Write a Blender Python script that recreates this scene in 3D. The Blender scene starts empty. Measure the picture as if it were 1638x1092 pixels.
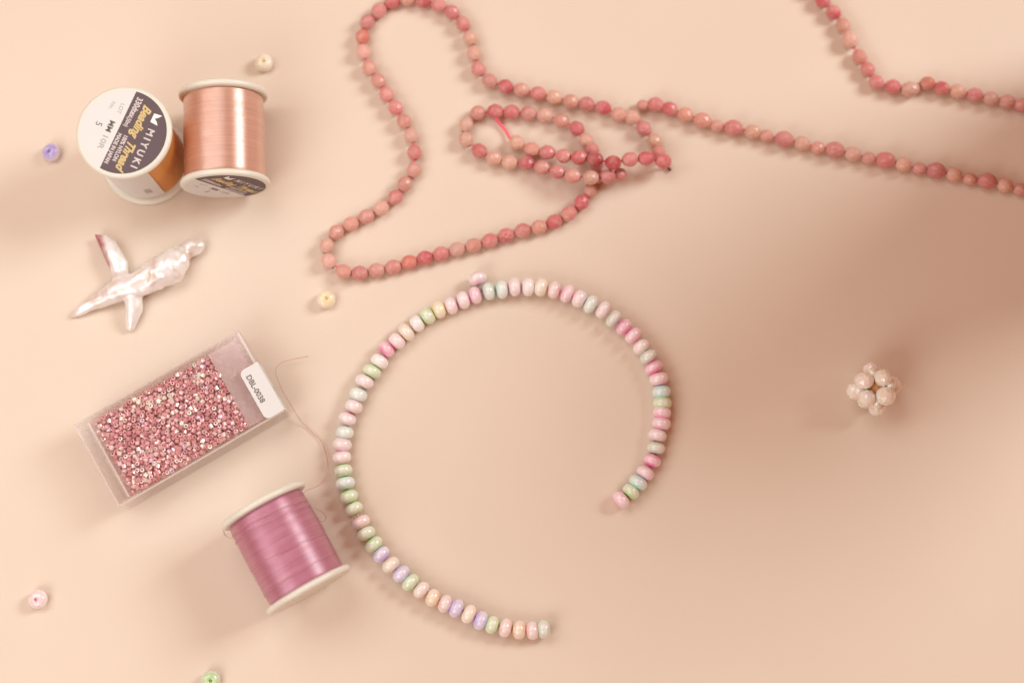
import bpy, bmesh, math, random
from mathutils import Vector, Matrix, noise
random.seed(7)
S = 0.001                      # everything below is written in millimetres
sc = bpy.context.scene
COL = sc.collection
R = math.radians

# ------------------------------------------------------------------ camera
FPX, CW, CH = 2400.0, 1638.0, 1092.0
PITCH = R(9.6); DIST = 387.0
cam_d = bpy.data.cameras.new('camera'); cam = bpy.data.objects.new('camera', cam_d); COL.objects.link(cam)
cam_d.sensor_width = 36.0; cam_d.lens = FPX / CW * 36.0
cam_d.clip_start = 0.02; cam_d.clip_end = 20
CAM = Vector((0, -math.sin(PITCH) * DIST, math.cos(PITCH) * DIST))
cam.location = CAM * S; cam.rotation_euler = (PITCH, 0, 0)
cam_d.dof.use_dof = True; cam_d.dof.focus_distance = (DIST - 11) * S; cam_d.dof.aperture_fstop = 4.4
sc.camera = cam

# ------------------------------------------------------------------ world and lamps
w = bpy.data.worlds.new('World'); sc.world = w; w.use_nodes = True
w.node_tree.nodes['Background'].inputs[0].default_value = (0.37, 0.095, 0.01, 1)
w.node_tree.nodes['Background'].inputs[1].default_value = 1.0

def area(name, loc, target, size, power, col):
    d = bpy.data.lights.new(name, 'AREA'); d.shape = 'DISK'; d.size = size; d.energy = power; d.color = col
    o = bpy.data.objects.new(name, d); COL.objects.link(o); o.location = loc
    o.rotation_euler = (Vector(target) - Vector(loc)).to_track_quat('-Z', 'Y').to_euler()
    return o
area('top_softbox', (-0.13, 0.185, 0.40), (-0.03, -0.03, 0), 0.26, 0.50, (0.94, 1.0, 1.0))
area('left_softbox', (-0.275, 0.04, 0.285), (-0.05, -0.02, 0), 0.20, 0.33, (0.93, 1.0, 1.0))
area('front_softbox', (-0.27, -0.31, 0.33), (-0.09, -0.05, 0), 0.34, 1.02, (0.93, 1.0, 1.0))
area('right_softbox', (0.680, 0.350, 0.560), (0.03, -0.02, 0), 0.35, 5.9, (0.93, 1.0, 1.0))
sc.view_settings.view_transform = 'Standard'; sc.view_settings.look = 'None'
sc.view_settings.exposure = 0.0; sc.view_settings.gamma = 1.0
try:
    sc.cycles.use_denoising = True
    sc.cycles.max_bounces = 12; sc.cycles.transparent_max_bounces = 24
except Exception:
    pass

def unproj(u, v, z=0.0):
    """photo pixel -> point (mm) on the horizontal plane at height z"""
    d = Vector(((u - CW / 2) / FPX, -(v - CH / 2) / FPX, -1))
    d = Matrix.Rotation(PITCH, 3, 'X') @ d
    t = (z - CAM.z) / d.z
    return CAM + d * t

# ------------------------------------------------------------------ materials
def newmat(name):
    m = bpy.data.materials.new(name); m.use_nodes = True
    nt = m.node_tree; b = nt.nodes['Principled BSDF']
    return m, nt, b
def N(nt, t, **kw):
    n = nt.nodes.new(t)
    for k, v in kw.items():
        if isinstance(k, str) and k.startswith('i_'):
            n.inputs[k[2:].replace('_', ' ')].default_value = v
        else:
            setattr(n, k, v)
    return n
def setp(b, **kw):
    for k, v in kw.items():
        b.inputs[k.replace('_', ' ')].default_value = v
def plain(name, col, rough=0.5, **kw):
    m, nt, b = newmat(name)
    b.inputs['Base Color'].default_value = (*col, 1); b.inputs['Roughness'].default_value = rough
    setp(b, **kw)
    return m

def mat_table():
    m, nt, b = newmat('peach_paper'); L = nt.links
    tc = N(nt, 'ShaderNodeTexCoord')
    n1 = N(nt, 'ShaderNodeTexNoise'); n1.inputs['Scale'].default_value = 22; n1.inputs['Detail'].default_value = 4
    n2 = N(nt, 'ShaderNodeTexNoise'); n2.inputs['Scale'].default_value = 1400; n2.inputs['Detail'].default_value = 3
    r = N(nt, 'ShaderNodeValToRGB')
    r.color_ramp.elements[0].position = 0.3; r.color_ramp.elements[0].color = (0.730, 0.632, 0.520, 1)
    r.color_ramp.elements[1].position = 0.75; r.color_ramp.elements[1].color = (0.760, 0.656, 0.543, 1)
    L.new(tc.outputs['Object'], n1.inputs['Vector']); L.new(tc.outputs['Object'], n2.inputs['Vector'])
    L.new(n1.outputs['Fac'], r.inputs['Fac']); L.new(r.outputs['Color'], b.inputs['Base Color'])
    bp = N(nt, 'ShaderNodeBump'); bp.inputs['Strength'].default_value = 0.25; bp.inputs['Distance'].default_value = 0.0001
    L.new(n2.outputs['Fac'], bp.inputs['Height']); L.new(bp.outputs['Normal'], b.inputs['Normal'])
    b.inputs['Roughness'].default_value = 0.75; b.inputs['Specular IOR Level'].default_value = 0.25
    return m

def mat_stone(name, rough, mottle, scale, other, coat=0.0, sss=0.0, ends=False):
    """bead material: own colour from the object's colour, veined with another"""
    m, nt, b = newmat(name); L = nt.links
    oi = N(nt, 'ShaderNodeObjectInfo'); tc = N(nt, 'ShaderNodeTexCoord')
    mul = N(nt, 'ShaderNodeVectorMath', operation='SCALE'); mul.inputs['Scale'].default_value = 3.7
    comb = N(nt, 'ShaderNodeCombineXYZ')
    for k in range(3): L.new(oi.outputs['Random'], comb.inputs[k])
    L.new(comb.outputs[0], mul.inputs[0])
    add = N(nt, 'ShaderNodeVectorMath', operation='ADD')
    L.new(tc.outputs['Object'], add.inputs[0]); L.new(mul.outputs[0], add.inputs[1])
    n = N(nt, 'ShaderNodeTexNoise'); n.inputs['Scale'].default_value = scale; n.inputs['Detail'].default_value = 4
    n.inputs['Distortion'].default_value = 0.6
    L.new(add.outputs[0], n.inputs['Vector'])
    mr = N(nt, 'ShaderNodeMapRange'); mr.inputs[1].default_value = 0.42; mr.inputs[2].default_value = 0.68
    mr.inputs[4].default_value = mottle
    L.new(n.outputs['Fac'], mr.inputs[0])
    mix = N(nt, 'ShaderNodeMix', data_type='RGBA')
    L.new(mr.outputs[0], mix.inputs['Factor']); L.new(oi.outputs['Color'], mix.inputs[6])
    mix.inputs[7].default_value = (*other, 1)
    last = mix.outputs[2]
    if ends:       # glaze pools by the drill holes, the belly of the bead is paler
        sx = N(nt, 'ShaderNodeSeparateXYZ'); L.new(tc.outputs['Object'], sx.inputs[0])
        ab = N(nt, 'ShaderNodeMath', operation='ABSOLUTE'); L.new(sx.outputs[0], ab.inputs[0])
        m2 = N(nt, 'ShaderNodeMapRange', interpolation_type='SMOOTHSTEP'); m2.inputs[1].default_value = 0.0003; m2.inputs[2].default_value = 0.0015
        m2.inputs[3].default_value = 0.58; m2.inputs[4].default_value = 0.0
        L.new(ab.outputs[0], m2.inputs[0])
        mx = N(nt, 'ShaderNodeMix', data_type='RGBA'); mx.inputs[7].default_value = (0.90, 0.91, 0.88, 1)
        L.new(m2.outputs[0], mx.inputs['Factor']); L.new(last, mx.inputs[6]); last = mx.outputs[2]
    L.new(last, b.inputs['Base Color'])
    bp = N(nt, 'ShaderNodeBump'); bp.inputs['Strength'].default_value = 0.25; bp.inputs['Distance'].default_value = 0.00015
    L.new(n.outputs['Fac'], bp.inputs['Height']); L.new(bp.outputs['Normal'], b.inputs['Normal'])
    b.inputs['Roughness'].default_value = rough
    setp(b, Coat_Weight=coat, Coat_Roughness=0.08, Subsurface_Weight=sss, Subsurface_Scale=0.0012)
    return m

def mat_pearl():
    m, nt, b = newmat('nacre'); L = nt.links
    tc = N(nt, 'ShaderNodeTexCoord')
    n = N(nt, 'ShaderNodeTexNoise'); n.inputs['Scale'].default_value = 170; n.inputs['Detail'].default_value = 2
    n.inputs['Distortion'].default_value = 0.8
    L.new(tc.outputs['Object'], n.inputs['Vector'])
    r = N(nt, 'ShaderNodeValToRGB'); e = r.color_ramp.elements
    e[0].position = 0.3; e[0].color = (0.74, 0.64, 0.57, 1)
    e[1].position = 0.66; e[1].color = (0.93, 0.93, 0.91, 1)
    k = e.new(0.48); k.color = (0.90, 0.88, 0.85, 1)
    L.new(n.outputs['Fac'], r.inputs['Fac'])
    at = N(nt, 'ShaderNodeAttribute'); at.attribute_name = 'rosy'
    mix = N(nt, 'ShaderNodeMix', data_type='RGBA'); mix.inputs[7].default_value = (0.42, 0.13, 0.15, 1)
    L.new(at.outputs['Fac'], mix.inputs['Factor']); L.new(r.outputs['Color'], mix.inputs[6]); L.new(mix.outputs[2], b.inputs['Base Color'])
    n2 = N(nt, 'ShaderNodeTexNoise'); n2.inputs['Scale'].default_value = 500; n2.inputs['Detail'].default_value = 2
    L.new(tc.outputs['Object'], n2.inputs['Vector'])
    bp = N(nt, 'ShaderNodeBump'); bp.inputs['Strength'].default_value = 0.10; bp.inputs['Distance'].default_value = 0.0002
    L.new(n2.outputs['Fac'], bp.inputs['Height']); L.new(bp.outputs['Normal'], b.inputs['Normal'])
    setp(b, Roughness=0.34, Metallic=0.25, Coat_Weight=0.55, Coat_Roughness=0.20, Thin_Film_Thickness=290.0, Thin_Film_IOR=1.45)
    return m

def mat_thread(name, c1, c2, rough, metal, coat=0.0, crough=0.2):
    m, nt, b = newmat(name); L = nt.links
    tc = N(nt, 'ShaderNodeTexCoord')
    mp = N(nt, 'ShaderNodeMapping'); mp.inputs['Scale'].default_value = (40, 40, 2200)
    L.new(tc.outputs['Object'], mp.inputs['Vector'])
    n = N(nt, 'ShaderNodeTexNoise'); n.inputs['Scale'].default_value = 1.0; n.inputs['Detail'].default_value = 3
    L.new(mp.outputs[0], n.inputs['Vector'])
    mix = N(nt, 'ShaderNodeMix', data_type='RGBA'); mix.inputs[6].default_value = (*c1, 1); mix.inputs[7].default_value = (*c2, 1)
    L.new(n.outputs['Fac'], mix.inputs['Factor']); L.new(mix.outputs[2], b.inputs['Base Color'])
    wv = N(nt, 'ShaderNodeTexWave', bands_direction='Z'); wv.inputs['Scale'].default_value = 1100; wv.inputs['Distortion'].default_value = 0.4
    L.new(tc.outputs['Object'], wv.inputs['Vector'])
    ad = N(nt, 'ShaderNodeMath', operation='ADD'); L.new(wv.outputs['Fac'], ad.inputs[0]); L.new(n.outputs['Fac'], ad.inputs[1])
    bp = N(nt, 'ShaderNodeBump'); bp.inputs['Strength'].default_value = 0.35; bp.inputs['Distance'].default_value = 0.0001
    L.new(ad.outputs[0], bp.inputs['Height']); L.new(bp.outputs['Normal'], b.inputs['Normal'])
    setp(b, Roughness=rough, Metallic=metal, Coat_Weight=coat, Coat_Roughness=crough, Coat_IOR=1.7)
    return m

def mat_clear(name, tint, haze, gloss_scale=1.0):
    """thin clear plastic: see-through, fresnel gloss, and a share of pale haze"""
    m, nt, b = newmat(name); L = nt.links
    nt.nodes.remove(b)
    out = nt.nodes['Material Output']
    tr = N(nt, 'ShaderNodeBsdfTransparent'); tr.inputs[0].default_value = (*tint, 1)
    gl = N(nt, 'ShaderNodeBsdfGlossy'); gl.inputs['Roughness'].default_value = 0.07; gl.inputs[0].default_value = (1, 1, 1, 1)
    df = N(nt, 'ShaderNodeBsdfDiffuse'); df.inputs[0].default_value = (0.86, 0.76, 0.72, 1)
    lw = N(nt, 'ShaderNodeLayerWeight'); lw.inputs['Blend'].default_value = 0.5
    pw = N(nt, 'ShaderNodeMath', operation='POWER'); pw.inputs[1].default_value = 4.0
    L.new(lw.outputs['Facing'], pw.inputs[0])
    ml = N(nt, 'ShaderNodeMath', operation='MULTIPLY_ADD'); ml.inputs[1].default_value = 0.7 * gloss_scale; ml.inputs[2].default_value = 0.035 * gloss_scale
    L.new(pw.outputs[0], ml.inputs[0])
    m1 = N(nt, 'ShaderNodeMixShader'); m1.inputs[0].default_value = haze
    L.new(tr.outputs[0], m1.inputs[1]); L.new(df.outputs[0], m1.inputs[2])
    m2 = N(nt, 'ShaderNodeMixShader'); L.new(ml.outputs[0], m2.inputs[0])
    L.new(m1.outputs[0], m2.inputs[1]); L.new(gl.outputs[0], m2.inputs[2])
    L.new(m2.outputs[0], out.inputs['Surface'])
    return m

def mat_seed():
    m, nt, b = newmat('pink_seed_glass'); L = nt.links
    gi = N(nt, 'ShaderNodeNewGeometry'); oi = N(nt, 'ShaderNodeObjectInfo')
    ad = N(nt, 'ShaderNodeMath', operation='ADD'); L.new(gi.outputs['Random Per Island'], ad.inputs[0]); L.new(oi.outputs['Random'], ad.inputs[1])
    fr = N(nt, 'ShaderNodeMath', operation='FRACT'); L.new(ad.outputs[0], fr.inputs[0])
    r = N(nt, 'ShaderNodeValToRGB'); r.color_ramp.interpolation = 'CONSTANT'; e = r.color_ramp.elements
    cols = [(0.0, (0.78, 0.36, 0.39)), (0.25, (0.70, 0.29, 0.32)), (0.42, (0.84, 0.46, 0.47)), (0.60, (0.70, 0.34, 0.39)),
            (0.74, (0.86, 0.55, 0.55)), (0.85, (0.90, 0.70, 0.68)), (0.925, (0.93, 0.74, 0.90)), (0.955, (0.97, 0.92, 0.80))]
    e[0].position = 0; e[0].color = (*cols[0][1], 1); e[1].position = cols[1][0]; e[1].color = (*cols[1][1], 1)
    for p, c in cols[2:]:
        k = e.new(p); k.color = (*c, 1)
    L.new(fr.outputs[0], r.inputs['Fac']); L.new(r.outputs['Color'], b.inputs['Base Color'])
    setp(b, Roughness=0.14, Metallic=0.12, Coat_Weight=1.0, Coat_Roughness=0.05, Thin_Film_Thickness=460.0, Thin_Film_IOR=1.6,
         Transmission_Weight=0.0)
    return m

M_TABLE = mat_table()
M_ROSE = mat_stone('rhodonite', 0.42, 0.55, 420, (0.72, 0.44, 0.36), coat=0.2, sss=0.15)
M_PASTEL = mat_stone('pastel_glaze', 0.30, 0.50, 330, (0.92, 0.91, 0.88), coat=0.8, sss=0.25, ends=True)
M_PEARL = mat_pearl()
M_SMALLPEARL = mat_stone('small_pearl', 0.12, 0.6, 560, (0.84, 0.72, 0.60), coat=1.0, sss=0.35)
M_IVORY = plain('ivory_plastic', (0.76, 0.77, 0.67), 0.38, Subsurface_Weight=0.15, Subsurface_Scale=0.001)
M_STICKER = plain('white_sticker', (0.72, 0.73, 0.71), 0.5)
M_DARK = plain('plum_print', (0.110, 0.074, 0.084), 0.55)
M_GOLD = plain('gold_print', (0.66, 0.50, 0.20), 0.4)
M_SILVER = plain('pale_print', (0.70, 0.64, 0.61), 0.4)
M_WHITEPRINT = plain('white_print', (0.90, 0.87, 0.84), 0.4)
M_GREY = plain('grey_print', (0.16, 0.15, 0.13), 0.5)
M_FAINT = plain('faint_print', (0.42, 0.40, 0.37), 0.5)
M_ROSEGOLD = mat_thread('rose_gold_thread', (0.56, 0.30, 0.21), (0.80, 0.50, 0.39), 0.30, 0.45, 0.8, 0.28)
M_ORANGE = mat_thread('orange_thread', (0.72, 0.27, 0.05), (0.82, 0.38, 0.09), 0.35, 0.3)
M_PINKTHREAD = mat_thread('pink_thread', (0.33, 0.09, 0.165), (0.60, 0.25, 0.34), 0.40, 0.30, 0.8, 0.36)
M_LOOSE = plain('loose_thread', (0.60, 0.34, 0.30), 0.5)
M_STRAND = plain('pale_pink_strand', (0.62, 0.28, 0.33), 0.4)
M_CORD = plain('neon_pink_cord', (0.90, 0.13, 0.20), 0.5)
M_BCORD = plain('pale_cord', (0.80, 0.45, 0.45), 0.5)
M_CLEAR = mat_clear('clear_plastic', (0.993, 0.99, 0.99), 0.02, 0.8)
M_RIM = mat_clear('clear_plastic_rim', (0.985, 0.98, 0.98), 0.06, 1.1)
M_HAZE = mat_clear('milky_plastic', (0.98, 0.95, 0.96), 0.33, 0.8)
M_EDGE_GLINT = mat_clear('edge_glint_plastic', (0.97, 0.96, 0.96), 0.45, 1.2)  # pale haze stands in for light refracted at the box edges
M_SEED = mat_seed()
M_BLOCKER = plain('blocker_clay', (0.45, 0.14, 0.07), 0.7)  # reddish colour of the added shade blocker, for a warm bounce

# ------------------------------------------------------------------ helpers
def obj(name, me, mat, parent=None, loc=None, rot=None, smooth=True):
    o = bpy.data.objects.new(name, me); COL.objects.link(o)
    if mat is not None and len(me.materials) == 0: me.materials.append(mat)
    if smooth:
        for p in me.polygons: p.use_smooth = True
    if parent is not None: o.parent = parent
    if loc is not None: o.location = Vector(loc) * S
    if rot is not None: o.rotation_euler = rot
    return o
def thing(name, label, cat, loc=(0, 0, 0), rot=None, group=None):
    o = bpy.data.objects.new(name, None); COL.objects.link(o)
    o.empty_display_size = 0.005
    o.location = Vector(loc) * S
    if rot is not None: o.rotation_euler = rot
    return tag(o, label, cat, group)
def tag(o, label, cat, group=None):
    o['label'] = label; o['category'] = cat
    if group: o['group'] = group
    return o
def mesh(name, vs, fs):
    me = bpy.data.meshes.new(name); me.from_pydata([tuple(Vector(v) * S) for v in vs], [], fs)
    me.validate(); me.update()
    return me
def lathe(name, prof, seg, close_top=False, close_bot=False, phase=0.0):
    """profile of (radius, z) turned round Z; radius/z in mm"""
    vs, fs = [], []
    for r, z in prof:
        for k in range(seg):
            a = 2 * math.pi * (k + phase) / seg
            vs.append((r * math.cos(a), r * math.sin(a), z))
    n = len(prof)
    for i in range(n - 1):
        for k in range(seg):
            a, b = i * seg + k, i * seg + (k + 1) % seg
            fs.append((a, b, b + seg, a + seg))
    if close_bot: fs.append(tuple(reversed(range(seg))))
    if close_top: fs.append(tuple((n - 1) * seg + k for k in range(seg)))
    return mesh(name, vs, fs)
def tube(name, pts, r, sides=8, mat=None, parent=None, inv=None):
    pts = [Vector(p) for p in pts]; vs, fs = [], []
    up = Vector((0, 0, 1)); prev = None
    for i, p in enumerate(pts):
        t = (pts[min(i + 1, len(pts) - 1)] - pts[max(i - 1, 0)]).normalized()
        a = (prev - t * prev.dot(t)) if prev is not None else t.cross(up)
        if a.length < 1e-4: a = t.cross(Vector((1, 0, 0)))
        a.normalize(); prev = a; b = t.cross(a)
        for k in range(sides):
            an = 2 * math.pi * k / sides
            q = p + (a * math.cos(an) + b * math.sin(an)) * r
            vs.append(inv @ q if inv is not None else q)
    for i in range(len(pts) - 1):
        for k in range(sides):
            a_, b_ = i * sides + k, i * sides + (k + 1) % sides
            fs.append((a_, a_ + sides, b_ + sides, b_))
    fs.append(tuple(range(sides))); fs.append(tuple(reversed([(len(pts) - 1) * sides + k for k in range(sides)])))
    return obj(name, mesh(name, vs, fs), mat, parent)
def smooth_path(pts, n=8, closed=False):
    pts = [Vector(p) for p in pts]; out = []
    m = len(pts)
    for i in range(m - 1 if not closed else m):
        p0 = pts[i - 1] if (i > 0 or closed) else pts[i]
        p1, p2 = pts[i], pts[(i + 1) % m]
        p3 = pts[(i + 2) % m] if (i + 2 < m or closed) else p2
        for k in range(n):
            t = k / n
            out.append(0.5 * ((2 * p1) + (p2 - p0) * t + (2 * p0 - 5 * p1 + 4 * p2 - p3) * t * t + (3 * p1 - p0 - 3 * p2 + p3) * t ** 3))
    if not closed: out.append(pts[-1])
    return out
def box_mesh(name, x0, x1, y0, y1, z0, z1, bev=0.0, segs=2):
    bm = bmesh.new(); bmesh.ops.create_cube(bm, size=1)
    for v in bm.verts:
        v.co = Vector(((x0 + x1) / 2 + v.co.x * (x1 - x0), (y0 + y1) / 2 + v.co.y * (y1 - y0), (z0 + z1) / 2 + v.co.z * (z1 - z0))) * S
    if bev: bmesh.ops.bevel(bm, geom=list(bm.edges), offset=bev * S, segments=segs, affect='EDGES', profile=0.6)
    me = bpy.data.meshes.new(name); bm.to_mesh(me); bm.free()
    return me
def text_mesh(s, size, shear=0.0, spacing=1.0, bold=0.0, align='CENTER'):
    cu = bpy.data.curves.new('lettering', 'FONT'); cu.body = s; cu.size = size * S; cu.align_x = align; cu.align_y = 'CENTER'
    cu.shear = shear; cu.space_character = spacing; cu.offset = bold * S; cu.resolution_u = 3; cu.extrude = 0.012 * S
    o = bpy.data.objects.new('lettering', cu); COL.objects.link(o)
    dg = bpy.context.evaluated_depsgraph_get()
    me = bpy.data.meshes.new_from_object(o.evaluated_get(dg))
    bpy.data.objects.remove(o); bpy.data.curves.remove(cu)
    return me
def lettering(s, pos, size, mat, parent, ang, z, fit=None, **kw):
    me = text_mesh(s, size, **kw)
    if fit:
        xs = [v.co.x for v in me.vertices]; wd = (max(xs) - min(xs)) / S
        for v in me.vertices: v.co.x *= fit / wd
    c, s_ = math.cos(ang), math.sin(ang)
    x, y = pos
    o = obj('lettering', me, mat, parent, (x * c - y * s_, x * s_ + y * c, z), (0, 0, ang), smooth=False)
    return o

# ------------------------------------------------------------------ setting
tb = obj('tabletop', mesh('tabletop', [(-900, -900, 0), (900, -900, 0), (900, 900, 0), (-900, 900, 0)], [(0, 1, 2, 3)]), M_TABLE, smooth=False)
tb['kind'] = 'structure'; tb['label'] = 'smooth peach coloured paper surface'

# ------------------------------------------------------------------ bead meshes
def faceted_bead(cap=False):
    """round cut bead, hole along local X, flat facets"""
    seg = 9
    prof = [(0.22, -1.0), (0.52, -0.90), (0.88, -0.48), (1.0, 0.0), (0.88, 0.48), (0.52, 0.90), (0.22, 1.0)]
    vs, fs = [], []
    for i, (r, x) in enumerate(prof):
        ph = 0.5 if i % 2 else 0.0
        for k in range(seg):
            a = 2 * math.pi * (k + ph) / seg
            vs.append((x * 0.985, r * math.cos(a), r * math.sin(a)))
    for i in range(len(prof) - 1):
        odd = i % 2
        for k in range(seg):
            a, b = i * seg + k, i * seg + (k + 1) % seg
            c, d = a + seg, b + seg
            if odd: fs += [(a, b, d), (a, d, c)]
            else: fs += [(a, b, c), (b, d, c)]
    if cap: fs += [tuple(range(seg)), tuple(reversed(range((len(prof) - 1) * seg, len(prof) * seg)))]
    return mesh('faceted_bead', vs, fs)
def rondelle():
    seg = 24; prof = []
    h, rr, hole = 1.62, 2.40, 0.42
    for k in range(13):
        a = -math.pi / 2 + math.pi * k / 12
        ca, sa = math.cos(a), math.sin(a)
        r = hole + (rr - hole) * (abs(ca) ** 0.85); x = h * math.copysign(abs(sa) ** 0.95, sa)
        prof.append((r, x))
    prof = [(hole * 0.9, -h * 0.5)] + prof + [(hole * 0.9, h * 0.5)]
    vs, fs = [], []
    for r, x in prof:
        for k in range(seg):
            a = 2 * math.pi * k / seg; vs.append((x, r * math.cos(a), r * math.sin(a)))
    n = len(prof)
    for i in range(n):
        for k in range(seg):
            a, b = i * seg + k, i * seg + (k + 1) % seg
            j = (i + 1) % n
            fs.append((a, b, j * seg + (k + 1) % seg, j * seg + k))
    return mesh('rondelle', vs, fs)
ME_FACET = faceted_bead(); ME_FACET.materials.append(M_ROSE)
ME_FACET.normals_split_custom_set  # flat shading is the mesh default
ME_ROND = rondelle(); ME_ROND.materials.append(M_PASTEL)
for p in ME_ROND.polygons: p.use_smooth = True

def jit(c, a):
    k = 1 + random.uniform(-a, a)
    return tuple(max(0.0, min(1.0, x * k * (1 + random.uniform(-a, a) * 0.5))) for x in c) + (1,)

RC = {'r': (0.42, 0.045, 0.06), 'd': (0.58, 0.13, 0.145), 'p': (0.63, 0.235, 0.225), 's': (0.65, 0.32, 0.26),
      'b': (0.68, 0.42, 0.32), 'l': (0.70, 0.43, 0.36), 'q': (0.62, 0.22, 0.16)}

def rose_strand(root, pts, r0=1.98, spin=None):
    """pts: (u, v, code, z, size). beads become children of root; returns centre path (world mm)"""
    P = []
    for u, v, c, z, sz in pts:
        P.append(unproj(u, v, z))
    o0 = Vector(root.location) / S
    for i, (u, v, c, z, sz) in enumerate(pts):
        t = P[min(i + 1, len(P) - 1)] - P[max(i - 1, 0)]
        q = t.to_track_quat('X', 'Z') @ Matrix.Rotation(random.uniform(0, 6.28), 3, 'X').to_quaternion()
        b = bpy.data.objects.new('bead', ME_FACET); COL.objects.link(b); b.parent = root
        b.location = (P[i] - o0) * S; b.rotation_mode = 'QUATERNION'; b.rotation_quaternion = q
        rr = r0 * sz * random.uniform(0.985, 1.02)
        b.scale = (rr * (1.07 if sz <= 1.05 else 1.16), rr, rr)
        b.color = jit(RC[c], 0.08)
    return P, o0

def zr(origin, f, seq, z=2.0, sz=1.0):
    out = []
    for it in seq:
        x, y, c = it[:3]
        out.append((origin[0] + x / f, origin[1] + y / f, c, it[3] if len(it) > 3 else z, it[4] if len(it) > 4 else sz))
    return out

# ---- rose strand 1 : the long looped string
loop = zr((490, 0), 4.549, [(1565, 655, 's'), (1450, 632, 'd'), (1335, 590, 's'), (1252, 503, 'p'), (1220, 392, 'b'), (1192, 280, 'b'),
        (1140, 175, 'p'), (1062, 92, 'p'), (965, 38, 'p'), (850, 6, 'd'), (735, -8, 's'), (625, 10, 'd'), (528, 80, 'p'), (443, 163, 'p'),
        (410, 270, 'q'), (415, 380, 'l'), (460, 495, 's'), (525, 590, 's'), (585, 688, 'p'), (648, 785, 'p'), (712, 885, 's'), (762, 990, 'l')])
loop += zr((490, 220), 4.549, [(787, 110, 'p'), (782, 238, 's'), (715, 340, 's'), (648, 435, 'p'), (545, 515, 'l'), (437, 575, 's'),
        (325, 628, 's'), (218, 690, 's'), (148, 788, 'l'), (163, 900, 'l'), (272, 975, 's'), (390, 985, 'p'), (512, 965, 's'),
        (632, 942, 'p'), (748, 907, 'q'), (862, 877, 'd'), (980, 845, 'p'), (1097, 812, 'l'), (1217, 785, 's'), (1335, 750, 'p'), (1452, 714, 'd')])
loop += zr((720, 120), 4.2, [(375, 1077, 'p'), (488, 1045, 'p'), (597, 1022, 's'), (700, 985, 'd'), (797, 930, 'p'), (883, 855, 'd'),
        (945, 775, 's', 2.0, .95), (985, 680, 'd', 2.0), (985, 590, 'p', 2.0), (952, 505, 'p', 2.0), (915, 440, 'b', 2.2), (850, 360, 'd'),
        (748, 308, 's'), (635, 270, 'b'), (527, 258, 'p'), (412, 250, 'd'), (303, 245, 'd', 2.2), (185, 255, 's'), (107, 335, 'l'),
        (107, 435, 'b'), (197, 510, 'd'), (295, 560, 'b'), (400, 588, 'b'), (512, 592, 'd', 2.4), (618, 622, 'p', 3.2), (722, 650, 'p', 4.2),
        (825, 678, 's', 5.4), (945, 690, 'b', 6.0), (1058, 683, 'p', 5.2), (1140, 668, 'p', 3.4, .9)])
top = zr((720, 120), 4.2, [(1432, 580, 'd', 5.2), (1315, 562, 'd', 6.2), (1208, 568, 'p', 6.8), (1095, 590, 'r', 7.2), (975, 568, 'r', 6.6),
        (868, 555, 'd', 5.2), (762, 545, 'p', 4.0), (655, 520, 'p', 2.8), (550, 500, 's', 2.2), (448, 455, 'b', 2.0)])
link = zr((720, 120), 4.2, [(592, 125, 'p'), (700, 150, 'b'), (812, 178, 's'), (918, 195, 'p'), (1028, 220, 'd'), (1133, 265, 's'),
        (1225, 285, 'l', 2.0), (1302, 360, 'p'), (1375, 445, 'b'), (1400, 530, 'p', 2.0)])
c0 = unproj(700, 300, 0)
st1 = thing('bead_strand', 'long tangled string of rosy faceted stone beads looping left of the middle on pink cord', 'bead strand', (c0.x, c0.y, 0))
P1, o0 = rose_strand(st1, loop)
P2, _ = rose_strand(st1, top)
P3, _ = rose_strand(st1, link)
full = [p - o0 for p in P3[::-1] + P1]
tube('cord', full, 0.26, 6, M_CORD, st1)
tube('cord', [p - o0 for p in P2], 0.26, 6, M_CORD, st1)
sp = [unproj(792, 184, 3.0), unproj(798, 196, 1.2), unproj(808, 208, 0.9), unproj(816, 222, 1.2), unproj(822, 228, 2.0)]
tube('cord', [p - o0 for p in smooth_path(sp, 5)], 0.42, 8, M_CORD, st1)
lo = [unproj(1058, 257, 3.5), unproj(1066, 266, 1.0), unproj(1073, 273, 0.6)]
tube('cord', [p - o0 for p in smooth_path(lo, 4)], 0.4, 6, plain('dark_knot', (0.20, 0.02, 0.035), .6), st1)

# ---- rose strand 2 : straight line running to the right edge
B = zr((840, 100), 4.095, [(770, 280, 's', 1.7, .75), (855, 275, 'p'), (948, 305, 'd'), (1050, 342, 's'), (1163, 380, 's', 2.1, 1.07), (1258, 416, 's', 1.8, .86),
        (1365, 428, 'p', 2.2, 1.1), (1490, 455, 'b', 2, 1.02)])
x0, y0 = 1226.0, 217.5
B += [(1226, 217.5, 's', 1.8, .86)]
for k in range(6):
    bx, by = 1254.5 + 81 * k, 222.5 + 16.8 * k
    B += [(bx, by, 'p', 2.2, 1.1), (bx + 28.5, by + 7, 'b', 2.0, 1.0), (bx + 54, by + 14, 's', 1.8, .88)]
c0 = unproj(1300, 240, 0)
st2 = thing('bead_strand', 'nearly straight string of rosy beads, big and small by turns, running to the right edge', 'bead strand', (c0.x, c0.y, 0))
Pb, ob = rose_strand(st2, B)
tube('cord', [p - ob for p in Pb], 0.26, 6, M_CORD, st2)

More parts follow.
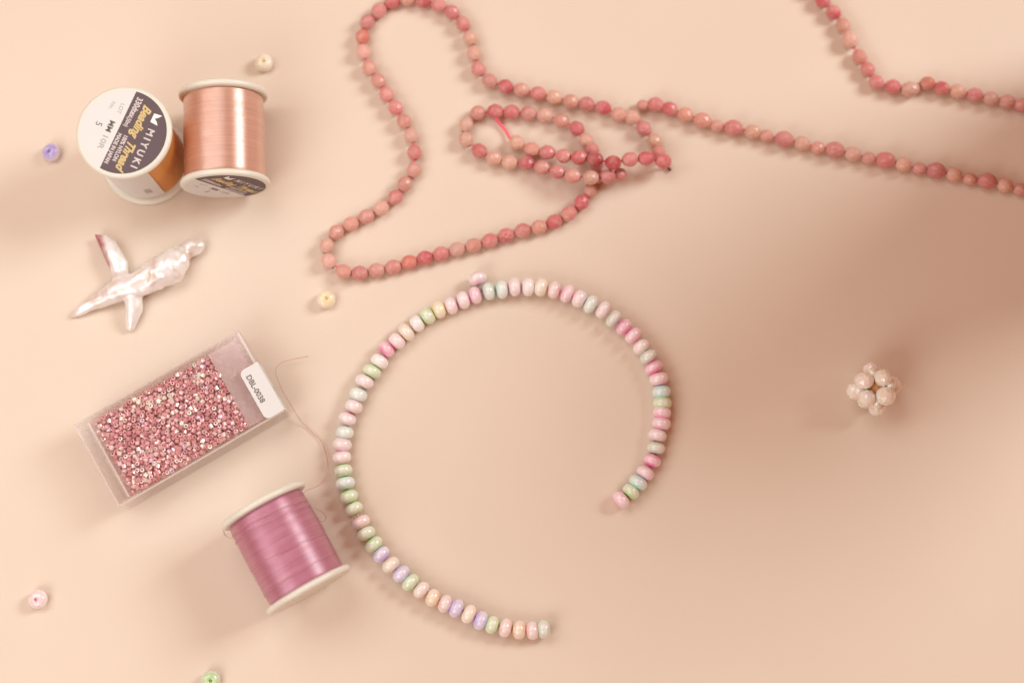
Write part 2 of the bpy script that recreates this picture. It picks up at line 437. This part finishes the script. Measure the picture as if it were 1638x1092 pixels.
# ---- rose strand 3 : upper right corner
F = zr((1280, 0), 4.55, [(30, -175, 's'), (85, -85, 'p'), (165, 5, 'd'), (243, 92, 'd'), (313, 187, 's'), (360, 292, 'l', 2.2, 1.1), (433, 415, 's'), (492, 507, 'p'),
        (553, 598, 'p'), (675, 632, 'd'), (800, 650, 'l', 2.1, 1.08), (925, 608, 'q', 2, .97), (1030, 645, 'd'), (1148, 665, 'b'), (1270, 692, 'p'),
        (1388, 718, 'b'), (1505, 742, 's'), (1612, 765, 'p'), (1720, 790, 's'), (1828, 812, 'b'), (1936, 830, 'p')])
c0 = unproj(1450, 130, 0)
st3 = thing('bead_strand', 'short bent string of rosy beads crossing the upper right corner', 'bead strand', (c0.x, c0.y, 0))
Pf, of = rose_strand(st3, F)
tube('cord', [p - of for p in Pf], 0.26, 6, M_CORD, st3)

# ------------------------------------------------------------------ pastel strand
PC = {'W': (0.90, 0.85, 0.84), 'P': (0.90, 0.66, 0.71), 'K': (0.90, 0.47, 0.62), 'H': (0.85, 0.18, 0.42), 'M': (0.60, 0.83, 0.74),
      'G': (0.54, 0.79, 0.36), 'A': (0.46, 0.80, 0.79), 'Y': (0.90, 0.75, 0.36), 'C': (0.90, 0.80, 0.56), 'L': (0.55, 0.46, 0.88),
      'O': (0.88, 0.62, 0.33), 'N': (0.56, 0.68, 0.55), 'B': (0.82, 0.69, 0.50), 'E': (0.85, 0.56, 0.55)}
def zp(o, f, s): return [(o[0] + x / f, o[1] + y / f, c) for x, y, c in s]
pas = zp((950, 600), 4.55, [(198, 905, 'K'), (270, 845, 'G'), (322, 780, 'A'), (375, 710, 'K'), (425, 620, 'H'), (453, 530, 'N'), (463, 437, 'P'),
         (490, 350, 'K'), (496, 272, 'K'), (498, 203, 'G'), (492, 122, 'A')])
pas += zp((800, 420), 5.46, [(1385, 1015, 'K'), (1340, 917, 'H'), (1293, 820, 'N'), (1232, 735, 'P'), (1160, 638, 'K'), (1080, 562, 'H'),
          (988, 490, 'N'), (897, 412, 'P'), (790, 365, 'M'), (692, 317, 'P'), (585, 272, 'K'), (472, 240, 'E'), (357, 217, 'C'), (245, 213, 'W'),
          (125, 213, 'P'), (15, 235, 'M')])
pas += zp((520, 420), 5.46, [(1430, 250, 'M'), (1312, 285, 'K'), (1207, 327, 'P'), (1102, 375, 'P'), (995, 412, 'Y'), (895, 465, 'G'), (803, 532, 'W'),
          (710, 607, 'C'), (628, 685, 'P'), (537, 757, 'H'), (475, 862, 'W'), (410, 950, 'G'), (345, 1037, 'P')])
pas += zp((510, 600), 4.2, [(265, 130, 'M'), (235, 210, 'P'), (192, 292, 'P'), (175, 385, 'M'), (157, 465, 'P'), (155, 552, 'P'), (165, 640, 'G'),
          (178, 725, 'M'), (203, 815, 'G'), (238, 897, 'G')])
pas += zp((540, 820), 4.55, [(172, 65, 'E'), (208, 150, 'G'), (265, 228, 'G'), (320, 302, 'L'), (388, 377, 'B'), (463, 443, 'L'), (530, 505, 'G'),
          (610, 560, 'E'), (693, 617, 'O'), (783, 660, 'E'), (865, 692, 'L'), (955, 735, 'C'), (1042, 782, 'L'), (1125, 812, 'G'), (1222, 835, 'E'),
          (1322, 850, 'O'), (1418, 855, 'E'), (1500, 845, 'N')])
c0 = unproj(800, 720, 0)
ps = thing('pastel_bead_strand', 'open C-shaped string of pastel pink, green, cream and lilac rondelle beads', 'bead strand', (c0.x, c0.y, 0))
PP = [unproj(u, v, 2.35) for u, v, c in pas]
sm = [(PP[max(i - 1, 0)] + PP[i] * 2 + PP[min(i + 1, len(PP) - 1)]) / 4 for i in range(len(PP))]
for i, (u, v, c) in enumerate(pas):
    t = sm[min(i + 1, len(PP) - 1)] - sm[max(i - 1, 0)]
    b = bpy.data.objects.new('bead', ME_ROND); COL.objects.link(b); b.parent = ps
    q = t.to_track_quat('X', 'Z') @ Matrix.Rotation(random.uniform(-.13, .13), 3, 'Z').to_quaternion() @ Matrix.Rotation(random.uniform(-.1, .1), 3, 'Y').to_quaternion()
    b.location = (PP[i] - c0) * S; b.rotation_mode = 'QUATERNION'; b.rotation_quaternion = q
    k = random.uniform(0.95, 1.04)
    b.scale = (random.uniform(0.93, 1.04), k, k)
    b.color = jit(PC[c], 0.05)
tube('cord', [Vector((p.x - c0.x, p.y - c0.y, p.z)) for p in sm], 0.3, 6, M_BCORD, ps)

# ------------------------------------------------------------------ loose beads
def loose(u, v, col, label, tilt=(0, 0, 0), z=1.5, hole=None):
    """rondelle lying on its flat side (hole up) with its own label"""
    p = unproj(u, v, z)
    b = bpy.data.objects.new('loose_bead', ME_ROND); COL.objects.link(b)
    b.location = Vector((p.x, p.y, z)) * S
    b.rotation_euler = (tilt[0], R(90) + tilt[1], tilt[2]); b.color = (*col, 1)
    tag(b, label, 'bead', 'loose pastel beads')
    if hole:
        h = obj('hole_lining', lathe('hole_lining', [(0.56, -1.35), (0.56, 1.5)], 16, True, True), plain('hole_colour', hole, .5), b, (0, 0, 0), (0, R(90), 0))
    return b
loose(82, 244, (0.42, 0.34, 0.72), 'loose lilac bead left of the thread spools', (R(12), R(-14), 0))
loose(422, 101, (0.82, 0.72, 0.48), 'loose cream bead above the rose gold spool', (R(-10), R(8), 0), hole=(0.78, 0.50, 0.16))
loose(522, 479, (0.86, 0.73, 0.46), 'loose cream-yellow bead below the corner of the rosy loop', (R(8), R(10), 0), hole=(0.85, 0.55, 0.12))
loose(61, 958, (0.86, 0.66, 0.68), 'loose pale pink bead with a hot pink hole, lower left', (R(10), R(-8), R(20)), hole=(0.85, 0.14, 0.30))
loose(337, 1088, (0.50, 0.70, 0.36), 'loose green and white bead cut off by the bottom edge', (R(-8), R(10), 0), hole=(0.22, 0.50, 0.08))
p = unproj(764, 446, 2.4)
lb = bpy.data.objects.new('loose_bead', ME_ROND); COL.objects.link(lb); lb.location = Vector((p.x, p.y, 2.4)) * S
lb.rotation_euler = (R(5), R(8), R(105)); lb.color = (0.84, 0.62, 0.68, 1)
tag(lb, 'loose pink and white bead leaning on the top of the pastel string', 'bead', 'loose pastel beads')

# ------------------------------------------------------------------ spools
FR, BR, SL, FT = 11.35, 10.1, 25.0, 1.7
def flange_me():
    f = FT
    return lathe('flange', [(2.0, 0), (FR - 1.0, 0.0), (FR - 0.9, 0.0), (FR - 0.35, 0.12), (FR - 0.05, 0.5), (FR, 0.9), (FR - 0.08, 1.25), (FR - 0.4, f - 0.08), (FR - 0.9, f), (2.0, f)], 72, True, True)
ME_FL = flange_me()
def body_me(r, bulge, wob=0.0):
    prof = []
    n = 60
    for k in range(n + 1):
        t = k / n; z = FT - 0.02 + (SL - 2 * FT + 0.04) * t
        rr = r + bulge * (1 - (2 * t - 1) ** 2) + wob * noise.noise(Vector((t * 9, 3.1, 0)))
        if k == 0 or k == n: rr = r - 0.35
        prof.append((rr, z))
    return lathe('thread_winding', prof, 96)
def disc_label(parent, ang, z):
    """round sticker; local +Z faces the viewer; chord splits white and dark halves"""
    rs = FR - 1.15; off = -1.35
    seg = 96
    def piece(side):
        a0 = math.acos(off / rs)          # chord at t = off ; t is local y before turning
        pts = []
        if side > 0:   # t > off
            s0, s1 = math.asin(off / rs), math.pi - math.asin(off / rs)
        else:
            s0, s1 = math.pi - math.asin(off / rs), 2 * math.pi + math.asin(off / rs)
        for k in range(seg + 1):
            a = s0 + (s1 - s0) * k / seg
            pts.append((rs * math.cos(a), rs * math.sin(a)))
        c, s = math.cos(ang), math.sin(ang)
        vs = [(x * c - y * s, x * s + y * c, 0) for x, y in pts] + [(x * c - y * s, x * s + y * c, 0.08) for x, y in pts]
        m = len(pts)
        fs = [tuple(reversed(range(m))), tuple(range(m, 2 * m))] + [(i, (i + 1) % m, m + (i + 1) % m, m + i) for i in range(m)]
        return mesh('label', vs, fs)
    lab = obj('label', piece(-1), M_STICKER, parent, (0, 0, z), smooth=False)
    dk = obj('dark_panel', piece(1), M_DARK, lab, smooth=False)
    zz = 0.1
    def L(s, x, y, size, mat, **kw): lettering(s, (x, y), size, mat, lab, ang, zz, **kw)
    L('MIYUKI', 2.0, 5.85, 2.4, M_SILVER, fit=10.0, spacing=1.5, bold=0.06)
    # emblem: pale M-shaped crown mark
    em = [(-1.25, -0.95), (1.25, -0.95), (1.45, 1.15), (0.62, 0.55), (0, -0.25), (-0.62, 0.55), (-1.45, 1.15)]
    c, s = math.cos(ang), math.sin(ang)
    ex, ey = -5.7, 5.75
    vs = []
    for h in (zz, zz + 0.03):
        for x, y in em:
            X, Y = x * .9 + ex, y * .95 + ey; vs.append((X * c - Y * s, X * s + Y * c, h))
    bmf = [(0, 1, 2, 3, 4, 5, 6)]
    tri = [(0, 5, 6), (0, 4, 5), (0, 1, 4), (1, 3, 4), (1, 2, 3)]
    fs = [tuple(reversed(t)) for t in tri] + [tuple(i + 7 for i in t) for t in tri] + [(i, (i + 1) % 7, 7 + (i + 1) % 7, 7 + i) for i in range(7)]
    obj('emblem', mesh('emblem', vs, fs), M_WHITEPRINT, lab, smooth=False)
    L('Beading', -4.0, 2.75, 3.1, M_GOLD, fit=8.6, shear=0.45, bold=0.10)
    L('Thread', 4.9, 2.95, 3.1, M_GOLD, fit=7.6, shear=0.45, bold=0.10)
    L('330dtex', -6.4, 0.15, 2.1, M_SILVER, fit=5.3, bold=0.05)
    L('(50m)', -2.5, -0.1, 1.5, M_SILVER, fit=2.3, bold=0.03)
    L('100% NYLON', 3.9, 0.95, 1.45, M_SILVER, fit=6.6, bold=0.04)
    L('MADE IN JAPAN', 4.6, -0.55, 1.35, M_SILVER, fit=7.8, bold=0.04)
    L('MM', 0.0, -3.45, 1.9, M_GREY, bold=0.05)
    L('10R', 4.0, -3.45, 1.9, M_FAINT, fit=3.4, bold=0.02)
    L('5', 0.5, -6.2, 2.3, M_GREY)
    L('LOT', -4.9, -3.0, 1.4, M_FAINT)
    L('No.', -4.8, -5.2, 1.4, M_FAINT)
    return lab
def spool(name, label, M, wind_mat, ang, bulge, r=BR, lab=True):
    root = bpy.data.objects.new(name, None); COL.objects.link(root); root.empty_display_size = 0.005
    M = M.copy(); M.translation *= S
    root.matrix_world = M
    tag(root, label, 'thread spool', 'spools of beading thread')
    obj('flange', ME_FL, M_IVORY, root, (0, 0, 0)); obj('flange', ME_FL, M_IVORY, root, (0, 0, SL - FT))
    obj('thread_winding', body_me(r, bulge, 0.12), wind_mat, root)
    if lab: disc_label(root, ang, SL + 0.003)
    return root

# upright spool
pt = unproj(197.5, 211, SL * 1.045)
Mu = Matrix.Translation((pt.x, pt.y, 0.01)) @ Matrix.Scale(1.045, 4)
su = spool('thread_spool', 'thread spool standing upright with its round printed label facing up, orange thread', Mu, M_ORANGE, R(-112.6), 0.0, r=9.8)
# paper tab wrapped round its winding
vs, fs = [], []
a0, a1, n = R(-178), R(-60), 40
for k in range(n + 1):
    t = k / n; a = a0 + (a1 - a0) * t
    for rr, z in ((10.08, 2.6), (10.08, 21.5), (9.95, 21.5), (9.95, 2.6)):
        vs.append((rr * math.cos(a), rr * math.sin(a), z))
for k in range(n):
    for j in range(4):
        fs.append((k * 4 + j, k * 4 + (j + 1) % 4, (k + 1) * 4 + (j + 1) % 4, (k + 1) * 4 + j))
fs += [(0, 1, 2, 3), tuple(reversed((n * 4, n * 4 + 1, n * 4 + 2, n * 4 + 3)))]
tab = obj('paper_band', mesh('paper_band', vs, fs), M_STICKER, su, smooth=False)
me = text_mesh('100', 2.6)
a = R(-78)
lt = obj('lettering', me, M_FAINT, tab, (10.12 * math.cos(a), 10.12 * math.sin(a), 8.5), smooth=False)
lt.rotation_euler = (Matrix(((-math.sin(a), 0, math.cos(a)), (math.cos(a), 0, math.sin(a)), (0, 1, 0))) @ Matrix.Rotation(R(-90), 3, 'Z')).to_euler()

# rose gold spool lying down, its label end towards the lower edge
pf = unproj(348, 281, FR + FR - 1.15); pb = unproj(343.5, 122, 2 * FR)
d = Vector((pf.x - pb.x, pf.y - pb.y, 0)); print('rose spool length', d.length); d.normalize()
Yl = Vector((0, 0, 1)); Xl = Yl.cross(d)
base = Vector((pf.x, pf.y, FR)) - d * SL
Mr = Matrix(((Xl.x, Yl.x, d.x, base.x), (Xl.y, Yl.y, d.y, base.y), (Xl.z, Yl.z, d.z, base.z + 0.01), (0, 0, 0, 1)))
sr = spool('thread_spool', 'rose gold thread spool lying on its side beside the upright spool', Mr, M_ROSEGOLD, R(-62), 0.15)

# pink spool lying down
p1 = unproj(423, 811, FR); p2 = unproj(493, 940, FR)
d = Vector((p2.x - p1.x, p2.y - p1.y, 0)); print('pink spool length', d.length + FT); d.normalize()
Xl = Yl.cross(d); mid = (p1 + p2) / 2
base = Vector((mid.x, mid.y, FR)) - d * SL / 2
Mp = Matrix(((Xl.x, Yl.x, d.x, base.x), (Xl.y, Yl.y, d.y, base.y), (Xl.z, Yl.z, d.z, base.z + 0.01), (0, 0, 0, 1)))
sp_ = spool('thread_spool', 'purple-pink thread spool lying on its side with a loose curling thread end', Mp, M_PINKTHREAD, 0, 0.25, r=9.9, lab=False)
Mi = Mp.inverted()
def helix(z0, z1, turns, a0, r=10.28):
    out = []
    for k in range(int(40 * turns) + 1):
        t = k / (40 * turns); a = a0 + turns * 2 * math.pi * t
        zz = z0 + (z1 - z0) * t
        rr = r - 0.25 + 0.25 * (1 - (2 * zz / SL - 1) ** 2)
        out.append((rr * math.cos(a), rr * math.sin(a), zz))
    return out
for z0, z1, tn, a0 in ((5.2, 3.4, .55, R(10)), (6.6, 5.6, .5, R(5)), (14.5, 13.2, .45, R(20)), (19.5, 20.5, .5, R(0))):
    tube('thread_strand', helix(z0, z1, tn, a0), 0.10, 5, M_STRAND, sp_)
free = [(486, 790, 17), (489, 785, 15), (503, 779, 10), (516, 771, 6), (523, 756, 3), (524, 738, 1.5), (519, 718, .8), (511, 702, .5), (498, 690, .4), (488, 680, .5), (478, 668, 1.6),
        (466, 648, 3), (455, 630, 4), (446, 611, 5), (441, 597, 5), (443, 586, 4), (452, 579, 3), (466, 575, 2), (480, 572, 2), (494, 570, 3)]
tube('loose_thread', [tuple(v) for v in smooth_path([unproj(*q) for q in free], 6)], 0.095, 6, M_LOOSE, sp_, inv=Mi)
l2 = [(503, 812, 12), (512, 816, 10), (520, 823, 8), (521, 830, 7), (515, 834, 8), (507, 830, 12)]
tube('loose_thread', smooth_path([unproj(*q) for q in l2], 6), 0.09, 6, M_LOOSE, sp_, inv=Mi)
l3 = [(408, 812, 21), (385, 824, 19), (366, 836, 15), (358, 846, 12), (360, 855, 10), (368, 860, 10), (376, 861, 11), (385, 855, 15), (402, 846, 19)]
tube('loose_thread', smooth_path([unproj(*q) for q in l3], 6), 0.09, 6, M_LOOSE, sp_, inv=Mi)

# ------------------------------------------------------------------ starfish-shaped baroque pearl
def starfish():
    f = 34.0
    chains = [
        [(390, 140, 9), (425, 158, 26), (475, 190, 48), (520, 245, 62), (560, 320, 68), (600, 400, 70), (615, 480, 62), (640, 570, 80)],
        [(690, 590, 88), (730, 690, 72), (735, 770, 68), (725, 840, 58), (712, 900, 45), (700, 940, 34)],
        [(660, 600, 90), (560, 645, 82), (470, 690, 66), (380, 735, 54), (290, 790, 42), (235, 825, 28), (195, 852, 14)],
        [(660, 600, 92), (760, 575, 100), (860, 530, 106), (950, 470, 116), (1035, 440, 122), (1085, 380, 108), (1130, 325, 82), (1190, 280, 66), (1250, 250, 68), (1292, 236, 60)]]
    bm = bmesh.new()
    c = unproj(80 + 680 / 5.46, 350 + 590 / 5.46, 0)
    for ch in chains:
        P = []
        for x, y, r in ch:
            rr = r / f * 1.24; zc = rr * 0.8 + 0.1
            if ch is chains[0] and r < 50: zc += (50 - r) * 0.05
            q = unproj(80 + x / 5.46, 350 + y / 5.46, zc); P.append((q - c, rr))
        for i in range(len(P) - 1):
            (a, ra), (b, rb) = P[i], P[i + 1]
            n = max(2, int((b - a).length / 0.3))
            for k in range(n + 1):
                t = k / n; p = a.lerp(b, t); r = ra + (rb - ra) * t
                m = Matrix.Translation(p * S) @ Matrix.Diagonal((r * S, r * S, r * S * 0.82, 1))
                bmesh.ops.create_icosphere(bm, subdivisions=2, radius=1.0, matrix=m)
    me = bpy.data.meshes.new('tmp'); bm.to_mesh(me); bm.free()
    o = bpy.data.objects.new('tmp', me); COL.objects.link(o)
    md = o.modifiers.new('r', 'REMESH'); md.mode = 'VOXEL'; md.voxel_size = 0.22 * S
    sm_ = o.modifiers.new('s', 'SMOOTH'); sm_.iterations = 20; sm_.factor = 0.6
    dg = bpy.context.evaluated_depsgraph_get()
    out = bpy.data.meshes.new_from_object(o.evaluated_get(dg))
    bpy.data.objects.remove(o)
    out.name = 'starfish_pearl'
    ax = (unproj(80 + 1200 / 5.46, 350 + 280 / 5.46, 0) - c).normalized()
    for v in out.vertices:
        p = v.co / S
        n = noise.noise(p * 0.30 + Vector((3, 1, 7))) * 0.40
        s = p.dot(ax)
        if s > 0: n += 0.07 * math.sin(s * 2.0 + noise.noise(p * 0.5) * 3) * min(1, s / 4)   # growth ridges round the thick arm
        v.co += v.normal * n * S
        if v.co.z < 0.00005: v.co.z = 0.00005
    at = out.attributes.new('rosy', 'FLOAT', 'POINT')
    tip = unproj(80 + 395 / 5.46, 350 + 150 / 5.46, 0) - c
    side = (unproj(80 + 515 / 5.46, 350 + 430 / 5.46, 0) - c)
    for v in out.vertices:
        p = v.co / S; p.z = 0
        seg_t = max(0, min(1, (p - tip).dot(side - tip) / (side - tip).length_squared))
        dd = (p - tip.lerp(side, seg_t)).length
        at.data[v.index].value = max(0.0, min(1.0, 1.45 - dd / (2.1 - 1.0 * seg_t) + 0.25 * noise.noise(p * .8)))
    o = obj('pearl_pendant', out, M_PEARL)
    o.location = Vector((c.x, c.y, 0)) * S
    tag(o, 'starfish-shaped baroque pearl with one rosy pointed arm', 'pearl')
starfish()

# ------------------------------------------------------------------ bead ball
pc = unproj(1398, 621, 6.6)
RB = 4.55
ball = thing('pearl_ball', 'small woven ball of cream pearls alone on the right', 'pearl ball', (pc.x, pc.y, 0))
ME_PB = lathe('pearl_bead', [(0.3, -0.98)] + [(math.cos(a), math.sin(a)) for a in [R(x) for x in range(-72, 73, 12)]] + [(0.3, 0.98)], 24, True, True)
for p_ in ME_PB.polygons: p_.use_smooth = True
ME_PB.materials.append(M_SMALLPEARL)
ME_PF = faceted_bead(True); ME_PF.name = 'pearl_bead'; ME_PF.materials.append(M_SMALLPEARL)
rotb = Matrix.Rotation(R(-10), 3, 'Y') @ Matrix.Rotation(R(7), 3, 'X') @ Matrix.Rotation(R(4), 3, 'Z')
for v in [(1, 1, 0), (1, -1, 0), (-1, 1, 0), (-1, -1, 0), (1, 0, 1), (1, 0, -1), (-1, 0, 1), (-1, 0, -1), (0, 1, 1), (0, 1, -1), (0, -1, 1), (0, -1, -1)]:
    dv = rotb @ (Matrix.Rotation(R(45 + 3), 3, 'Z') @ Vector(v)).normalized()
    b = bpy.data.objects.new('pearl_bead', ME_PF); COL.objects.link(b); b.parent = ball
    rr = random.uniform(2.3, 2.5)
    b.color = jit((0.92, 0.88, 0.80), 0.04)
    # scale of the mesh is 1 mm, so keep it near 2
    b.location = (dv * (RB + random.uniform(-.12, .12)) + Vector((0, 0, 6.75))) * S
    b.scale = (rr, rr * random.uniform(.94, 1.03), rr * random.uniform(.92, 1.03)); b.rotation_euler = [random.uniform(0, 6) for _ in range(3)]
for v in [(a, b_, c_) for a in (-1, 1) for b_ in (-1, 1) for c_ in (-1, 1)]:
    dv = rotb @ (Matrix.Rotation(R(45 + 3), 3, 'Z') @ Vector(v)).normalized()
    b = bpy.data.objects.new('small_pearl_bead', ME_PB); COL.objects.link(b); b.parent = ball
    rr = random.uniform(1.25, 1.45)
    b.location = (dv * 4.7 + Vector((0, 0, 6.75))) * S; b.scale = (rr, rr, rr)
    b.color = jit((0.92, 0.88, 0.82), 0.04)
core = lathe('thread_core', [(0.1, -3.0), (1.9, -2.4), (3.0, 0), (1.9, 2.4), (0.1, 3.0)], 14, True, True)
obj('thread_core', core, plain('amber_thread', (0.66, 0.36, 0.15), .6), ball, (0, 0, 6.75))

# ------------------------------------------------------------------ box of seed beads
H = 10.0
A0 = unproj(117, 679, H); A1 = unproj(381, 527, H); A3 = unproj(190, 812, H)
ux = (A1 - A0); LX = ux.length; ang = math.atan2(ux.y, ux.x)
LY = abs((A3 - A0).dot(Vector((math.sin(ang), -math.cos(ang), 0))))
print('box', LX, LY, math.degrees(ang))
bx = thing('bead_box', 'clear plastic box of pink seed beads with a white label on its right end', 'bead box', (A0.x, A0.y, 0), (0, 0, ang))
def part(name, x0, x1, y0, y1, z0, z1, mat, bev=0.25, parent=bx):
    return obj(name, box_mesh(name, x0, x1, -y1, -y0, z0, z1, bev), mat, parent, smooth=False)
W = 0.9
part('base', 0.3, LX - .3, 0.3, LY - .3, 0.05, 0.95, M_CLEAR)
part('lid', 0.35, LX - .35, 0.35, LY - .35, H - 0.85, H, M_CLEAR)
part('side_wall', 0, LX, 0, W, 0.06, H - 0.02, M_RIM)
part('side_wall', 0, LX, LY - W, LY, 0.06, H - 0.02, M_RIM)
part('end_wall', 0, W, W + .02, LY - W - .02, 0.06, H - 0.02, M_RIM)
part('end_wall', LX - W, LX, W + .02, LY - W - .02, 0.06, H - 0.02, M_RIM)
TX = 3.0
part('tray_wall', TX, TX + 0.7, 1.0, LY - 1.0, 1.0, H - 0.9, M_RIM)
part('tray_wall', LX - 1.9, LX - 1.2, 1.0, LY - 1.0, 1.0, H - 0.9, M_RIM)
part('milky_insert', 37.2, LX - 2.0, 1.3, LY - 1.3, 7.6, 8.6, M_HAZE)
for nm, a_ in (('edge_glint', (TX + 0.05, TX + 0.6, 1.2, LY - 1.2, H - 0.85, H - 0.4)), ('edge_glint', (0.2, LX - .2, 0.05, 0.45, H - 0.3, H + 0.08)),
               ('edge_glint', (0.2, LX - .2, LY - 0.5, LY - 0.05, H - 0.3, H + 0.08)), ('edge_glint', (LX - 0.75, LX - 0.1, 0.5, LY - .5, H - 0.3, H + 0.01)),
               ('edge_glint', (0.05, 0.45, 0.5, LY - .5, H - 0.3, H + 0.08))):
    part(nm, *a_, M_EDGE_GLINT, 0.12)  # whitish bars put the bright edge highlights into the colour
def label_patch():
    # paper that lies on the lid and folds down the right end
    x0, x1, y0, y1 = 41.8, LX + 0.06, 9.6, LY - 0.4
    rc = 1.4; t = 0.1; z = H + 0.02
    out = []
    for k in range(7):
        a = R(90 + 90 * k / 6); out.append((x0 + rc + rc * math.cos(a), -(y0 + rc) + rc * math.sin(a)))
    for k in range(7):
        a = R(180 + 90 * k / 6); out.append((x0 + rc + rc * math.cos(a), -(y1 - rc) + rc * math.sin(a)))
    out += [(x1, -y1), (x1, -y0)]
    m = len(out)
    vs = [(x, y, z) for x, y in out] + [(x, y, z + t) for x, y in out]
    fs = [tuple(reversed(range(m))) if False else tuple(range(m)), tuple(range(m, 2 * m))] + [(i, (i + 1) % m, m + (i + 1) % m, m + i) for i in range(m)]
    b = len(vs)
    vs += [(x1, -y0, z + t), (x1, -y1, z + t), (x1 + t, -y1, z + t - .05), (x1 + t, -y0, z + t - .05), (x1, -y0, 3.0), (x1, -y1, 3.0), (x1 + t, -y1, 3.0), (x1 + t, -y0, 3.0)]
    fs += [(b, b + 1, b + 2, b + 3), (b + 3, b + 2, b + 6, b + 7), (b, b + 4, b + 5, b + 1), (b, b + 3, b + 7, b + 4), (b + 1, b + 5, b + 6, b + 2), (b + 4, b + 7, b + 6, b + 5)]
    me = mesh('label', vs, fs)
    bm = bmesh.new(); bm.from_mesh(me); bmesh.ops.recalc_face_normals(bm, faces=bm.faces); bm.to_mesh(me); bm.free()
    return me
lab = obj('label', label_patch(), M_STICKER, bx, smooth=False)
me = text_mesh('DBL-0038', 1.9, bold=0.05)
obj('lettering', me, M_GREY, lab, (LX - 3.6, -(LY + 8.0) / 2 + .6, H + 0.14), (0, 0, R(-90)), smooth=False)
me = text_mesh('11 / 0', 1.3, bold=0.03)
lo_ = obj('lettering', me, M_GREY, lab, (LX + 0.19, -(LY + 12.0) / 2, H - 3.2), smooth=False)
lo_.rotation_euler = Matrix(((0, 0, 1), (-1, 0, 0), (0, -1, 0))).to_euler() if False else (R(90), 0, R(90))

# seed beads
def seed_verts(seg=9):
    prof = [(0.24, -0.50), (0.50, -0.53), (0.60, -0.42), (0.60, 0.42), (0.50, 0.53), (0.24, 0.50)]
    vs, fs = [], []
    for r, z in prof:
        for k in range(seg):
            a = 2 * math.pi * k / seg; vs.append(Vector((r * math.cos(a), r * math.sin(a), z)))
    n = len(prof)
    for i in range(n):
        for k in range(seg):
            j = (i + 1) % n
            fs.append((i * seg + k, i * seg + (k + 1) % seg, j * seg + (k + 1) % seg, j * seg + k))
    return vs, fs
SV, SF = seed_verts()
ME_SEED = mesh('seed_bead', SV, SF); ME_SEED.materials.append(M_SEED)
rbx = Matrix.Translation(Vector((A0.x, A0.y, 0))) @ Matrix.Rotation(ang, 4, 'Z')
def rrot():
    return Matrix.Rotation(random.uniform(0, 6.28), 3, 'Z') @ Matrix.Rotation(random.choice([1.57, 1.57, 1.2, 0.7, 0.2]) + random.uniform(-.3, .3), 3, 'X')
def layer(x0, x1, y0, y1, z, dz, step, drop=0.0):
    out = []; j = 0; y = y0
    while y <= y1:
        x = x0 + (step / 2 if j % 2 else 0)
        while x <= x1:
            if random.random() >= drop:
                out.append((Vector((x + random.uniform(-.28, .28), -(y + random.uniform(-.25, .25)), z + random.uniform(-dz, dz))), rrot()))
            x += step
        y += step * 0.9; j += 1
    return out
topL = [q for q in layer(TX + 1.5, 37.6, 2.0, LY - 2.0, 7.7, 0.5, 1.23)]
random.shuffle(topL)
for loc, m in topL[:300]:
    o = bpy.data.objects.new('seed_bead', ME_SEED); COL.objects.link(o)
    M4 = rbx @ Matrix.Translation(loc); M4.translation *= S
    o.matrix_world = M4 @ m.to_4x4()
    tag(o, 'tiny pink glass seed bead among those packed in the clear box', 'seed bead', 'pink seed beads in the clear box')
rest = topL[300:] + layer(TX + 1.4, 37.6, 1.9, LY - 1.9, 6.7, .4, 1.2) + layer(TX + 1.4, 38, 1.9, LY - 1.9, 5.0, .4, 1.45) \
    + layer(37.8, LX - 2.6, 2.0, LY - 2.0, 6.5, .5, 1.3) + layer(37.8, LX - 2.6, 2.0, LY - 2.0, 4.8, .4, 1.4) + layer(TX + 1.4, LX - 2.6, 1.9, LY - 1.9, 1.8, .1, 1.5) \
    + layer(38.5, LX - 3, 2.0, LY - 2.0, 9.0, .05, 2.4, .55)[:0]
vs, fs = [], []
for loc, m in rest:
    k = len(vs)
    vs += [loc + m @ v for v in SV]; fs += [tuple(i + k for i in f) for f in SF]
so = obj('seed_beads', mesh('seed_beads', vs, fs), M_SEED, None, smooth=False)
so.matrix_world = Matrix.Translation(Vector((A0.x, A0.y, 0)) * S) @ Matrix.Rotation(ang, 4, 'Z')
so['kind'] = 'stuff'; so['label'] = 'pink glass seed beads filling the lower part of the clear box'; so['category'] = 'seed beads'
print('seed beads top', len(topL), 'rest', len(rest))

# ------------------------------------------------------------------ unseen blocker added beyond the right edge to shade the paper
pp = Vector((177, 57, 0))
blocker = lathe('shade_blocker', [(29, 0), (30, 1), (31, 60), (31.5, 111), (34, 112), (34, 126), (32.5, 127), (31, 125), (29, 60), (22, 4)], 64, True, True)
po = obj('shade_blocker', blocker, M_BLOCKER); po.location = Vector((pp.x, pp.y, 0.0)) * S
tag(po, 'unseen clay-coloured shade blocker added just beyond the right edge', 'blocker')
